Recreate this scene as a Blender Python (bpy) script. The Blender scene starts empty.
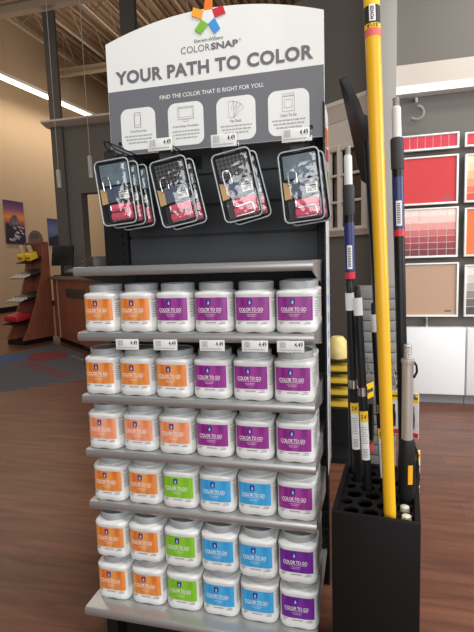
import bpy, bmesh, math, random
from mathutils import Vector, Matrix, Euler
random.seed(7)
scene = bpy.context.scene
COL = scene.collection
PI = math.pi

# ------------------------------------------------------------------ helpers
def lin(c):
    return tuple(((v/255)/12.92 if v/255 <= 0.04045 else ((v/255+0.055)/1.055)**2.4) for v in c)

MATS = {}
def mat(name, rgb, rough=0.5, metal=0.0, spec=0.5, var=0.06, scale=30, bump=0.0, emit=0.0, coat=0.0):
    if name in MATS: return MATS[name]
    m = bpy.data.materials.new(name); m.use_nodes = True
    nt = m.node_tree; b = nt.nodes['Principled BSDF']
    c = lin(rgb)
    b.inputs['Roughness'].default_value = rough; b.inputs['Metallic'].default_value = metal
    b.inputs['Specular IOR Level'].default_value = spec
    if coat: b.inputs['Coat Weight'].default_value = coat; b.inputs['Coat Roughness'].default_value = 0.08
    tc = nt.nodes.new('ShaderNodeTexCoord'); nz = nt.nodes.new('ShaderNodeTexNoise')
    nz.inputs['Scale'].default_value = scale; nz.inputs['Detail'].default_value = 3
    nt.links.new(tc.outputs['Object'], nz.inputs['Vector'])
    mx = nt.nodes.new('ShaderNodeMix'); mx.data_type = 'RGBA'
    mx.inputs[6].default_value = tuple(v*(1-var) for v in c)+(1,)
    mx.inputs[7].default_value = tuple(min(1, v*(1+var)) for v in c)+(1,)
    nt.links.new(nz.outputs['Fac'], mx.inputs[0]); nt.links.new(mx.outputs[2], b.inputs['Base Color'])
    if bump:
        bp = nt.nodes.new('ShaderNodeBump'); bp.inputs['Strength'].default_value = bump; bp.inputs['Distance'].default_value = 0.002
        nt.links.new(nz.outputs['Fac'], bp.inputs['Height']); nt.links.new(bp.outputs['Normal'], b.inputs['Normal'])
    if emit:
        b.inputs['Emission Color'].default_value = c+(1,); b.inputs['Emission Strength'].default_value = emit
    MATS[name] = m
    return m

def streak_mat(name, c1, c2, sx=60, sz=9, rough=0.35):
    """printed label with soft vertical streaks of a second colour"""
    m = bpy.data.materials.new(name); m.use_nodes = True
    nt = m.node_tree; b = nt.nodes['Principled BSDF']; b.inputs['Roughness'].default_value = rough
    tc = nt.nodes.new('ShaderNodeTexCoord'); mp = nt.nodes.new('ShaderNodeMapping'); mp.inputs['Scale'].default_value = (sx, sx, sz)
    nz = nt.nodes.new('ShaderNodeTexNoise'); nz.inputs['Scale'].default_value = 1.0; nz.inputs['Detail'].default_value = 2
    nt.links.new(tc.outputs['Object'], mp.inputs[0]); nt.links.new(mp.outputs[0], nz.inputs['Vector'])
    rp = nt.nodes.new('ShaderNodeValToRGB'); rp.color_ramp.elements[0].position = 0.38; rp.color_ramp.elements[1].position = 0.68
    rp.color_ramp.elements[0].color = lin(c1)+(1,); rp.color_ramp.elements[1].color = lin(c2)+(1,)
    nt.links.new(nz.outputs['Fac'], rp.inputs[0]); nt.links.new(rp.outputs[0], b.inputs['Base Color'])
    MATS[name] = m
    return m

def wood_mat(name, c1, c2, sc, rough=0.35, planks=None, bump=0.08, spec=0.5):
    m = bpy.data.materials.new(name); m.use_nodes = True
    nt = m.node_tree; b = nt.nodes['Principled BSDF']; b.inputs['Roughness'].default_value = rough; b.inputs['Specular IOR Level'].default_value = spec
    tc = nt.nodes.new('ShaderNodeTexCoord'); mp = nt.nodes.new('ShaderNodeMapping'); mp.inputs['Scale'].default_value = sc
    nz = nt.nodes.new('ShaderNodeTexNoise'); nz.inputs['Scale'].default_value = 1; nz.inputs['Detail'].default_value = 5; nz.inputs['Distortion'].default_value = 0.6
    nt.links.new(tc.outputs['Object'], mp.inputs[0]); nt.links.new(mp.outputs[0], nz.inputs['Vector'])
    rp = nt.nodes.new('ShaderNodeValToRGB'); rp.color_ramp.elements[0].position = 0.3; rp.color_ramp.elements[1].position = 0.72
    rp.color_ramp.elements[0].color = lin(c1)+(1,); rp.color_ramp.elements[1].color = lin(c2)+(1,)
    nt.links.new(nz.outputs['Fac'], rp.inputs[0])
    out = rp.outputs[0]
    if planks:
        br = nt.nodes.new('ShaderNodeTexBrick')
        br.inputs['Scale'].default_value = 1; br.inputs['Brick Width'].default_value = planks[0]; br.inputs['Row Height'].default_value = planks[1]
        br.inputs['Mortar Size'].default_value = 0.0018; br.inputs['Mortar Smooth'].default_value = 0.4; br.offset = 0.37
        br.inputs['Color1'].default_value = (0.86, 0.86, 0.86, 1); br.inputs['Color2'].default_value = (1.08, 1.06, 1.04, 1); br.inputs['Mortar'].default_value = (0.6, 0.58, 0.57, 1)
        nt.links.new(tc.outputs['Object'], br.inputs['Vector'])
        mx = nt.nodes.new('ShaderNodeMix'); mx.data_type = 'RGBA'; mx.blend_type = 'MULTIPLY'; mx.inputs[0].default_value = 1
        nt.links.new(out, mx.inputs[6]); nt.links.new(br.outputs['Color'], mx.inputs[7]); out = mx.outputs[2]
    nt.links.new(out, b.inputs['Base Color'])
    if bump:
        bp = nt.nodes.new('ShaderNodeBump'); bp.inputs['Strength'].default_value = bump; bp.inputs['Distance'].default_value = 0.002
        nt.links.new(nz.outputs['Fac'], bp.inputs['Height']); nt.links.new(bp.outputs['Normal'], b.inputs['Normal'])
    MATS[name] = m
    return m

def clear_mat(name, tint=(255, 255, 255), clear=0.84, rough=0.08):
    m = bpy.data.materials.new(name); m.use_nodes = True
    nt = m.node_tree; nt.nodes.remove(nt.nodes['Principled BSDF']); out = nt.nodes['Material Output']
    tr = nt.nodes.new('ShaderNodeBsdfTransparent'); tr.inputs[0].default_value = lin(tint)+(1,)
    gl = nt.nodes.new('ShaderNodeBsdfGlossy'); gl.inputs['Roughness'].default_value = rough
    nz = nt.nodes.new('ShaderNodeTexNoise'); nz.inputs['Scale'].default_value = 45; nz.inputs['Detail'].default_value = 1
    tc = nt.nodes.new('ShaderNodeTexCoord'); nt.links.new(tc.outputs['Object'], nz.inputs['Vector'])
    bp = nt.nodes.new('ShaderNodeBump'); bp.inputs['Strength'].default_value = 0.7; bp.inputs['Distance'].default_value = 0.006
    nt.links.new(nz.outputs['Fac'], bp.inputs['Height']); nt.links.new(bp.outputs['Normal'], gl.inputs['Normal'])
    ms = nt.nodes.new('ShaderNodeMixShader'); ms.inputs[0].default_value = 1-clear
    nt.links.new(tr.outputs[0], ms.inputs[1]); nt.links.new(gl.outputs[0], ms.inputs[2]); nt.links.new(ms.outputs[0], out.inputs['Surface'])
    MATS[name] = m
    return m

class MB:
    """collects shapes and links them as ONE mesh object"""
    def __init__(s): s.bm = bmesh.new()
    def xf(s, verts, M):
        if M is not None:
            for v in verts: v.co = M @ v.co
    def box(s, x0, x1, y0, y1, z0, z1, bev=0.0, M=None, seg=2):
        r = bmesh.ops.create_cube(s.bm, size=1); vs = r['verts']
        for v in vs:
            v.co = Vector(((x0+x1)/2+v.co.x*(x1-x0), (y0+y1)/2+v.co.y*(y1-y0), (z0+z1)/2+v.co.z*(z1-z0)))
        if bev > 0:
            es = list({e for v in vs for e in v.link_edges})
            rb = bmesh.ops.bevel(s.bm, geom=es, offset=bev, segments=seg, profile=0.5, affect='EDGES')
            vs = list({v for v in rb['verts']} | {v for v in vs if v.is_valid})
        s.xf(vs, M); return s
    def rings(s, rings, cap0=True, cap1=True, M=None):
        rv = []
        for r in rings:
            rv.append([s.bm.verts.new(M @ Vector(p) if M is not None else Vector(p)) for p in r])
        n = len(rv[0])
        for a, b in zip(rv, rv[1:]):
            for i in range(n):
                j = (i+1) % n
                s.bm.faces.new((a[i], a[j], b[j], b[i]))
        if cap0: s.bm.faces.new(list(reversed(rv[0])))
        if cap1: s.bm.faces.new(rv[-1])
        return s
    def lathe(s, prof, c=(0, 0), n=24, cap0=True, cap1=True, M=None):
        return s.rings([[(c[0]+r*math.cos(2*PI*k/n), c[1]+r*math.sin(2*PI*k/n), z) for k in range(n)] for r, z in prof], cap0, cap1, M)
    def rod(s, p0, p1, r0, r1=None, n=14, prof=None, cap=True):
        """cylinder, or a lathe profile [(radius, distance along)] between two points"""
        p0 = Vector(p0); p1 = Vector(p1); d = p1-p0; L = d.length
        M = Matrix.Translation(p0) @ d.to_track_quat('Z', 'Y').to_matrix().to_4x4()
        if prof is None: prof = [(r0, 0), (r1 if r1 is not None else r0, L)]
        return s.lathe(prof, n=n, M=M, cap0=cap, cap1=cap)
    def tube(s, pts, r, n=8, closed=False):
        pts = [Vector(p) for p in pts]; m = len(pts); rings = []
        up = None
        for i, p in enumerate(pts):
            a = pts[(i-1) % m] if (closed or i > 0) else p
            b = pts[(i+1) % m] if (closed or i < m-1) else p
            t = (b-a).normalized()
            if up is None:
                up = Vector((0, 0, 1)) if abs(t.z) < 0.9 else Vector((0, 1, 0))
            u = (up-t*up.dot(t))
            if u.length < 1e-5: u = t.orthogonal()
            u.normalize(); up = u; w = t.cross(u)
            rings.append([tuple(p+(u*math.cos(2*PI*k/n)+w*math.sin(2*PI*k/n))*r) for k in range(n)])
        if closed: rings.append(rings[0])
        return s.rings(rings, not closed, not closed)
    def prism(s, poly, a0, a1, axis='y', M=None):
        """closed outline in the two other axes, extruded along axis"""
        def P(p, a): return (p[0], a, p[1]) if axis == 'y' else ((a, p[0], p[1]) if axis == 'x' else (p[0], p[1], a))
        return s.rings([[P(p, a0) for p in poly], [P(p, a1) for p in poly]], M=M)
    def mesh(s, verts, faces, M=None):
        vs = [s.bm.verts.new(M @ Vector(v) if M is not None else Vector(v)) for v in verts]
        for f in faces:
            try: s.bm.faces.new([vs[i] for i in f])
            except ValueError: pass
        return s
    def build(s, name, material, parent=None, loc=None, ang=35, fix=True):
        if fix: bmesh.ops.recalc_face_normals(s.bm, faces=s.bm.faces)
        me = bpy.data.meshes.new(name); s.bm.to_mesh(me); s.bm.free()
        me.polygons.foreach_set('use_smooth', [True]*len(me.polygons)); me.set_sharp_from_angle(angle=math.radians(ang))
        me.materials.append(material)
        o = bpy.data.objects.new(name, me); COL.objects.link(o)
        if parent: o.parent = parent
        if loc: o.location = loc
        return o

def tag(o, label, cat, group=None):
    o['label'] = label; o['category'] = cat
    if group: o['group'] = group
    return o
def thing(name, label, cat, loc=(0, 0, 0), rot=(0, 0, 0), group=None):
    o = bpy.data.objects.new(name, None); COL.objects.link(o); o.empty_display_size = 0.05
    o.location = loc; o.rotation_euler = rot
    return tag(o, label, cat, group)
def struct(name, mb, m, parent=None):
    o = mb.build(name, m, parent)
    if parent is None: o['kind'] = 'structure'
    return o
def copy_tree(o, parent=None):
    c = o.copy(); COL.objects.link(c)
    if parent: c.parent = parent
    for ch in [x for x in bpy.data.objects if x.parent == o]: copy_tree(ch, c)
    return c

_T = {}
def text_geo(body, bold=0.0, space=1.0):
    k = (body, bold, space)
    if k not in _T:
        cu = bpy.data.curves.new('t', 'FONT'); cu.body = body; cu.size = 1; cu.offset = bold; cu.space_character = space; cu.resolution_u = 3
        ob = bpy.data.objects.new('t', cu); COL.objects.link(ob)
        bpy.context.view_layer.update()
        me = bpy.data.meshes.new_from_object(ob.evaluated_get(bpy.context.evaluated_depsgraph_get()))
        vs = [v.co.copy() for v in me.vertices]; fs = [tuple(p.vertices) for p in me.polygons]
        bpy.data.objects.remove(ob); bpy.data.curves.remove(cu); bpy.data.meshes.remove(me)
        x0 = min(v.x for v in vs); x1 = max(v.x for v in vs); y0 = min(v.y for v in vs); y1 = max(v.y for v in vs)
        _T[k] = ([((v.x-x0)/(x1-x0), (v.y-y0)/(y1-y0)) for v in vs], fs)
    return _T[k]
def put_text(mb, body, x0, x1, z0, z1, y, bold=0.0, space=1.0, M=None):
    """lettering filling the rectangle on a plane facing -y"""
    vs, fs = text_geo(body, bold, space)
    mb.mesh([(x0+u*(x1-x0), y, z0+v*(z1-z0)) for u, v in vs], fs, M)
def rrect(x0, x1, z0, z1, r, n=5):
    pts = []
    for cx, cz, a0 in ((x1-r, z1-r, 0), (x0+r, z1-r, 90), (x0+r, z0+r, 180), (x1-r, z0+r, 270)):
        for k in range(n+1):
            a = math.radians(a0+90*k/n); pts.append((cx+r*math.cos(a), cz+r*math.sin(a)))
    return pts
def lines(mb, x0, x1, zs, h, y, seed=1, M=None):
    """rows of illegible fine print: short dashes"""
    rnd = random.Random(seed)
    for z, (a, b) in zs:
        x = x0+(x1-x0)*a; xe = x0+(x1-x0)*b
        while x < xe:
            w = (x1-x0)*rnd.uniform(0.05, 0.13)
            mb.mesh([(x, y, z), (min(x+w, xe), y, z), (min(x+w, xe), y, z+h), (x, y, z+h)], [(0, 1, 2, 3)], M); x += w+(x1-x0)*0.022
def bars(mb, x0, x1, z0, z1, y, seed=1, n=14, M=None):
    """bar-code stripes"""
    rnd = random.Random(seed); w = (x1-x0)/n
    for k in range(n):
        ww = w*rnd.choice((0.35, 0.6, 0.75)); x = x0+k*w
        mb.mesh([(x, y, z0), (x+ww, y, z0), (x+ww, y, z1), (x, y, z1)], [(0, 1, 2, 3)], M)

# ------------------------------------------------------------------ materials
shelf_m = mat('shelf_metal', (184, 183, 181), 0.34, 0.7, var=0.03, scale=80)
black_m = mat('black_metal', (20, 20, 21), 0.5, spec=0.3, var=0.1)
rack_m = mat('rack_black', (18, 16, 15), 0.6, spec=0.2, var=0.08)
slat_m = mat('slat_grey', (62, 64, 67), 0.6, spec=0.3, var=0.04)
white_m = mat('sign_white', (238, 238, 234), 0.45, var=0.01)
grey_m = mat('sign_grey', (113, 113, 118), 0.5, var=0.02)
ink_m = mat('ink_grey', (108, 108, 112), 0.6, var=0.02)
fine_m = mat('fine_print_grey', (172, 172, 174), 0.6, var=0.02)
inkk_m = mat('ink_black', (40, 40, 42), 0.6, var=0.02)
jar_m = mat('jar_plastic', (232, 232, 229), 0.3, var=0.015, coat=0.2)
lid_m = mat('lid_plastic', (158, 160, 161), 0.45, var=0.03)
navy_m = mat('emblem_navy', (38, 44, 132), 0.4)
whiteink_m = mat('ink_white', (250, 246, 242), 0.5, var=0.01)
paper_m = mat('tag_paper', (236, 236, 232), 0.6, var=0.02)
steel_m = mat('bright_steel', (205, 205, 205), 0.22, 1.0, var=0.04)
pole_black = mat('pole_black', (20, 20, 22), 0.4, spec=0.35)
grip_m = mat('grip_rubber', (56, 55, 57), 0.65, bump=0.2, scale=300)
blue_m = mat('pole_blue', (44, 52, 108), 0.4)
red_m = mat('band_red', (205, 45, 55), 0.45)
yellow_m = mat('fibreglass_yellow', (242, 184, 34), 0.36, var=0.05, scale=14)
yl_m = mat('label_yellow', (250, 200, 40), 0.5)
whitepole_m = mat('ferrule_white', (222, 222, 220), 0.35)
alum_m = mat('aluminium', (196, 194, 190), 0.35, 0.6)
pink_m = mat('roller_pink', (226, 92, 118), 0.85, var=0.12, scale=200, bump=0.4)
wall_grey = mat('paint_grey', (108, 104, 98), 0.75, var=0.02, scale=4)
pillar_m = mat('paint_light_grey', (156, 152, 146), 0.75, var=0.02, scale=4)
cream_m = mat('paint_cream', (226, 213, 200), 0.6, var=0.02, scale=5)
trimwhite_m = mat('paint_white', (246, 244, 240), 0.5, var=0.01)
beige_m = mat('paint_beige', (206, 182, 152), 0.8, var=0.03, scale=2)
cab_m = mat('cabinet_white', (236, 236, 236), 0.4, var=0.01)
part_m = mat('partition_grey', (112, 107, 101), 0.75, var=0.03, scale=3)
lam_m = wood_mat('cherry_laminate', (128, 72, 52), (160, 96, 70), (30, 30, 2.5), rough=0.4, bump=0.0)
clear_m = clear_mat('clear_blister', clear=0.90, rough=0.12)
rim_m = mat('blister_rim', (178, 184, 186), 0.14, var=0.2, spec=0.8)  # pale colour stands in for the highlight along the clear rim

# ------------------------------------------------------------------ the room
floor_m = wood_mat('floor_planks', (92, 57, 43), (130, 85, 65), (3.0, 26, 1), rough=0.36, planks=(1.2, 0.13), bump=0.05, spec=0.4)
struct('floor', MB().box(-9, 6, -8, 20, -0.1, 0), floor_m)
# ceiling: corrugated deck, with joists and beams as parts
deck = MB()
prof = []
x = -9.0
while x < 1.0:
    prof += [(x, 7.60), (x+0.09, 7.60), (x+0.11, 7.66), (x+0.19, 7.66), (x+0.21, 7.60)]; x += 0.21
prof += [(1.2, 7.60), (1.2, 7.75), (-9, 7.75)]
deck.prism([(p[0], p[1]) for p in prof], 2.0, 20, 'y')
ceil_m = mat('deck_brown', (170, 146, 120), 0.8, var=0.05, scale=3)
joist_m = mat('joist_cream', (186, 168, 146), 0.7, var=0.04, scale=3)
ceiling = struct('ceiling', deck, ceil_m)
for jx in (-7.2, -6.2, -5.2, -4.2, -3.2, -2.2, -1.2):
    j = MB(); j.box(jx-0.03, jx+0.03, 2, 20, 7.53, 7.59); j.box(jx-0.03, jx+0.03, 2, 20, 6.9, 6.95)
    y = 2.2; up = True
    while y < 19:
        j.rod((jx, y, 6.93 if up else 7.55), (jx, y+0.6, 7.55 if up else 6.93), 0.014, n=6); y += 0.6; up = not up
    j.build('joist', joist_m, ceiling)
for by, bz in ((6.42, 5.52), (11.5, 6.55), (16, 6.55)):
    b = MB(); b.box(-8, 1, by-0.08, by+0.08, bz-0.03, bz+0.02); b.box(-8, 1, by-0.012, by+0.012, bz+0.02, bz+0.13); b.box(-8, 1, by-0.08, by+0.08, bz+0.13, bz+0.16)
    b.build('beam', joist_m, ceiling)
struct('wall_left', MB().box(-8.1, -7.9, -4, 20, 0, 7.59), beige_m)
struct('wall_back', MB().box(-7.9, 4, 19.8, 20, 0, 7.59), beige_m)
struct('baseboard_left', MB().box(-7.9, -7.88, -4, 19.8, 0, 0.14), black_m)
# pillar, colour wall, beam
struct('trim_1', MB().box(0.853, 1.02, 2.52, 2.84, 0, 3.4, 0.004), pillar_m)
struct('wall_right', MB().box(1.02, 4.2, 2.64, 2.8, 0, 3.4), wall_grey)
struct('trim_2', MB().box(1.021, 4.2, 2.55, 2.64, 2.297, 2.44), mat('fascia_beige', (196, 185, 174), 0.6, var=0.02, scale=5))
struct('trim_3', MB().box(1.021, 4.2, 2.545, 2.64, 2.243, 2.297), trimwhite_m)
# upper wall over the beam stands flush with it
struct('wall_upper', MB().box(1.021, 4.2, 2.555, 2.64, 2.44, 3.4), wall_grey)
# office wall with a window: runs diagonally behind the stand
OW = thing('wall_office', 'x', 'wall', (0.86, 2.75, 0), (0, 0, math.atan2(-0.6, 0.8)))
for k in ('label', 'category'): del OW[k]
OW['kind'] = 'structure'
# local x: 0 at pillar, negative to the left; front faces local -y
a = MB()
a.box(-1.5, 0, 0.0, 0.12, 0, 1.31); a.box(-1.5, 0, 0.0, 0.12, 2.0, 3.3)
a.box(-1.5, -0.42, 0, 0.12, 1.31, 2.0); a.box(-0.06, 0, 0, 0.12, 1.31, 2.0)
a.build('wall_panel', wall_grey, OW)
a = MB()
a.prism([(-0.0005, 2.205), (-0.02, 2.205), (-0.03, 2.235), (-0.05, 2.26), (-0.06, 2.30), (-0.075, 2.315), (-0.075, 2.345), (-0.0005, 2.345)], -1.45, 0.0, 'x')
a.build('cornice', cream_m, OW)
a = MB(); a.box(-1.4, 0.0, -0.012, -0.0005, 2.02, 2.205); a.build('frieze', cream_m, OW)
a = MB()
for x0, x1 in ((-0.45, -0.405), (-0.325, -0.298), (-0.085, -0.035)): a.box(x0, x1, -0.025, 0.02, 1.33, 2.02, 0.003)
for z0, z1 in ((1.33, 1.36), (1.555, 1.575), (1.77, 1.79), (1.975, 2.02)): a.box(-0.405, -0.085, -0.02, 0.015, z0, z1, 0.002)
wf = a.build('window_frame', cream_m, OW)
a = MB(); a.prism([(0, 1.285), (-0.03, 1.285), (-0.05, 1.315), (-0.065, 1.33), (-0.065, 1.345), (0, 1.345)], -0.6, 0.0, 'x'); a.build('window_sill', cream_m, OW)
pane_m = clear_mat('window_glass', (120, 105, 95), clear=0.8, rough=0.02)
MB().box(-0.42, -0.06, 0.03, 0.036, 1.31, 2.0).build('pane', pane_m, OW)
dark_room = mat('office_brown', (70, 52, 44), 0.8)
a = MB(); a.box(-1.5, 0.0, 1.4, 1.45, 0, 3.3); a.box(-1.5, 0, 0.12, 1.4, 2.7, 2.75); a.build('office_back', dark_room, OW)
for z, x in ((2.35, -0.95), (1.98, -0.80)):  # glowing bars added to stand in for warm reflections in the glass
    t = tag(MB().box(x-0.35, x+0.35, -0.03, 0.03, -0.02, 0.02, 0.005).build('reflex_glow', mat('warm_reflex_glow', (255, 214, 170), emit=5)),
        'glowing bar added behind the office window for warm reflections, %s of the two' % ('higher' if z > 2.2 else 'lower'), 'lamp', 'added glow bars behind the office window')
    p = OW.matrix_basis @ Vector((x, 1.2, z)); t.location = p; t.rotation_euler = OW.rotation_euler

# partition behind the counter
a = MB()
a.box(-4.51, -4.02, 6.5, 6.7, 0, 3.55); a.box(-3.35, -0.6, 6.5, 6.7, 0, 3.55)
a.box(-4.02, -3.35, 6.5, 6.7, 2.39, 3.55); a.box(-4.02, -3.35, 6.5, 6.7, 0, 1.18)
struct('wall_partition', a, part_m)
struct('trim_4', MB().prism([(6.3, 3.63), (6.3, 3.6), (6.46, 3.55), (6.75, 3.55), (6.75, 3.63)], -4.6, -0.5, 'x'), cream_m)
struct('trim_5', MB().box(-4.05, -3.32, 6.44, 6.72, 1.18, 1.205), trimwhite_m)
struct('trim_6', MB().box(-4.51, -4.285, 6.45, 6.5, 0, 5.46), mat('column_grey', (96, 92, 87), 0.7, var=0.03, scale=3))
struct('trim_7', MB().box(-3.03, -2.77, 6.4, 6.5, 3.63, 5.5), MATS['column_grey'])

# ------------------------------------------------------------------ colour wall fittings
def board(x0, x1, z0, z1, label, kind, colors=None, nx=6, nz=7, seed=1):
    cx = (x0+x1)/2
    t = thing('colour_board', label, 'colour board', (cx, 2.55, z0), group='colour boards on the right wall')
    w = (x1-x0)/2; h = z1-z0; f = 0.014
    fr = MB()
    fr.box(-w, w, 0, 0.03, 0, f, 0.002); fr.box(-w, w, 0, 0.03, h-f*0.8, h, 0.002); fr.box(-w, -w+f, 0, 0.03, f, h-f*0.8, 0.002); fr.box(w-f, w, 0, 0.03, f, h-f*0.8, 0.002)
    fr.box(-0.012, 0.012, 0.03, 0.088, h*0.3, h*0.7)
    fr.build('frame', mat('frame_white', (238, 236, 232), 0.35), t)
    if kind == 'plain':
        MB().box(-w+f, w-f, 0.012, 0.02, f, h-f*0.8).build('panel', mat('board_%d_%d_%d' % colors, colors, 0.5, var=0.02, scale=6), t)
        m = MB(); m.mesh(*[[(w-0.09, 0.0115, 0.035), (w-0.045, 0.0115, 0.035), (w-0.045, 0.0115, 0.05), (w-0.09, 0.0115, 0.05)], [(0, 1, 2, 3)]]); m.build('printed_mark', mat('board_mark', tuple(int(c*0.75) for c in colors)) if False else ink_m, t)
    else:
        MB().box(-w+f, w-f, 0.012, 0.02, f, h-f*0.8).build('panel', mat('chip_board', (240, 228, 226), 0.5), t)
        rnd = random.Random(seed); cw = (2*w-2*f)/nx; chh = (h-1.8*f)/nz
        for r in range(nz):
            m = MB(); c = colors[r]
            for k in range(nx):
                m.box(-w+f+k*cw+0.002, -w+f+(k+1)*cw-0.002, 0.009, 0.012, f+(nz-1-r)*chh+0.002, f+(nz-r)*chh-0.002)
            m.build('chip_row', mat('chip_%d_%d_%d' % c, c, 0.45, var=0.10, scale=9), t)
    return t
reds = [(248, 218, 204), (244, 198, 186), (226, 150, 144), (200, 104, 102), (170, 62, 68), (142, 44, 54), (112, 34, 44)]
board(1.05, 1.442, 1.847, 1.957, 'strip of crimson and red chips on top of the left column of boards', 'chips', [(206, 38, 62)], 7, 1)
board(1.05, 1.442, 1.466, 1.806, 'plain bright red board with white frame on the right wall', 'plain', (204, 42, 46))
board(1.05, 1.447, 1.088, 1.444, 'white framed chart of pink to maroon chips under the red board', 'chips', reds, 6, 7)
board(1.05, 1.457, 0.655, 1.05, 'plain tan board above the white cabinets', 'plain', (186, 152, 126))
board(1.478, 1.87, 1.847, 1.945, 'strip of red chips at the upper right edge of the photo', 'chips', [(214, 40, 50)], 7, 1)
org = [(252, 226, 190), (250, 205, 160), (246, 180, 130), (238, 150, 100), (226, 110, 74), (208, 66, 50)]
board(1.482, 1.87, 1.466, 1.80, 'chart of cream to orange chips right of the red board', 'chips', org, 6, 6)
board(1.487, 1.875, 1.088, 1.43, 'plain orange board right of the pink to maroon chart', 'plain', (224, 112, 52))
gry = [(226, 222, 214), (206, 200, 190), (178, 170, 160), (140, 132, 124), (104, 98, 92), (74, 70, 66)]
board(1.495, 1.88, 0.655, 1.03, 'chart of pale to dark grey chips right of the tan board', 'chips', gry, 6, 6)
for x0, x1, lb in ((1.03, 1.512, 'white base cabinet under the tan board'), (1.516, 2.0, 'white base cabinet at the right edge of the photo')):
    t = thing('base_cabinet', lb, 'cabinet', ((x0+x1)/2, 2.55, 0), group='white cabinets on the right wall')
    w = (x1-x0)/2
    MB().box(-w, w, 0.0, 0.088, 0.07, 0.575, 0.003).build('body', cab_m, t)
    MB().box(-w+0.004, w-0.004, -0.02, 0.0, 0.078, 0.57, 0.003).build('door', cab_m, t)
    MB().box(-w, w, 0.03, 0.088, 0, 0.07).build('plinth', mat('plinth_grey', (128, 128, 130), 0.5), t)
for x, lb in ((1.25, 'silver post between tan board and white cabinet'), ):
    tag(MB().rod((0, 0, 0), (0, 0, 0.078), 0.012).build('support_post', steel_m, None, (x, 2.6, 0.576)), lb, 'post')
t = thing('spotlight', 'small grey curved spotlight under the cream beam', 'lamp', (1.155, 2.64, 2.12))
MB().tube([(0, -0.001, 0.1), (0, -0.05, 0.1), (0, -0.09, 0.085), (0, -0.11, 0.05)], 0.010).build('arm', alum_m, t)
MB().tube([(-0.045+0.045*(1-math.cos(a)), -0.115, 0.045*math.sin(a)-0.02) for a in [math.radians(d) for d in range(100, 330, 18)]], 0.013).build('hoop_shade', mat('spot_grey', (128, 126, 122), 0.5), t)

# ------------------------------------------------------------------ the paint display stand
W = 0.66
SZ = [1.1045, 0.9229, 0.7424, 0.581, 0.4233]
ST = thing('display_stand', 'tall grey metal shelf stand with arched sign header and rows of paint jars', 'display stand', (W/2, 0.2, 0))
ox, oy = -W/2, -0.2
def L(b, name, m): return b.build(name, m, ST, (ox, oy, 0))
# base
a = MB(); a.box(0.03, W-0.03, 0.02, 0.38, 0.0, 0.10); a.box(0.05, 0.085, -0.03, 0.02, 0, 0.10); a.box(W-0.085, W-0.05, -0.03, 0.02, 0, 0.10); L(a, 'base', black_m)
def shelf(z, y0, y1=0.372, plates=True, t=0.026):
    a = MB()
    pts = [(y1, z), (y0+0.008, z), (y0+0.003, z-0.002), (y0, z-0.008), (y0, z-t+0.008), (y0+0.003, z-t+0.002), (y0+0.008, z-t), (y0+0.014, z-t), (y0+0.014, z-t+0.004), (y0+0.02, z-0.01), (y1, z-0.01)]
    a.prism(pts, 0, W, 'x')
    L(a, 'shelf', shelf_m)
    if plates:
        for x0, x1 in ((0.0015, 0.005), (W-0.005, W-0.0015)):
            b = MB(); b.prism([(y0+0.02, z-0.0105), (y1, z-0.0105), (y1, z-0.085), (y1-0.02, z-0.085), (y0+0.12, z-0.045), (y0+0.02, z-t)], x0, x1, 'x')
            L(b, 'shelf_bracket', shelf_m)
for z in SZ: shelf(z, 0.0)
shelf(0.1299, -0.0605, plates=False)
# slat back, side column and slotted uprights
a = MB()
z = 0.12
while z < 1.50:
    a.box(-0.012, W-0.018, 0.374, 0.386, z+0.004, z+0.094, 0.003); z += 0.098
a.box(-0.012, W-0.018, 0.386, 0.392, 0.1, 1.5)
L(a, 'back_panel', slat_m)
def upright(x0, x1):
    a = MB(); f = 0.36; xc = (x0+x1)/2
    zs = [0.0]
    z = 0.12
    a.box(x0, xc-0.004, f, f+0.05, 0, 1.56); a.box(xc+0.004, x1, f, f+0.05, 0, 1.56); a.box(xc-0.004, xc+0.004, f+0.006, f+0.05, 0, 1.56)
    while z < 1.54:
        a.box(xc-0.004, xc+0.004, f, f+0.006, z+0.014, z+0.03); z += 0.03
    L(a, 'upright', black_m)
upright(-0.046, -0.014); upright(W-0.016, W+0.008)
L(MB().box(-0.105, -0.047, 0.365, 0.40, 0, 1.47), 'end_panel', black_m)
L(MB().box(W+0.009, W+0.0145, 0.248, 0.2515, 0.44, 1.545), 'side_panel_edge', black_m)
L(MB().box(W+0.0105, W+0.0145, 0.252, 0.40, 0.44, 1.545, 0.0005), 'side_panel', mat('side_panel_white', (226, 230, 234), 0.25, var=0.03))
# colour petals and lettering along the side panel
xs = W+0.0148
for (c, z0, z1) in (((232, 120, 40), 1.43, 1.50), ((200, 40, 50), 1.385, 1.44), ((130, 190, 60), 1.325, 1.375), ((70, 130, 210), 1.27, 1.315)):
    a = MB(); a.prism([(0.262, z0), (0.385, z0+0.02), (0.385, z1), (0.262, z1-0.02)], xs, xs+0.0006, 'x'); L(a, 'side_print', mat('side_%d' % c[0], c, 0.4))
for k in range(6): L(MB().box(xs, xs+0.0004, 0.30, 0.345, 1.02-0.055*k, 1.05-0.055*k), 'side_lettering', mat('side_blue', (120, 165, 215), 0.4))
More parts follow.
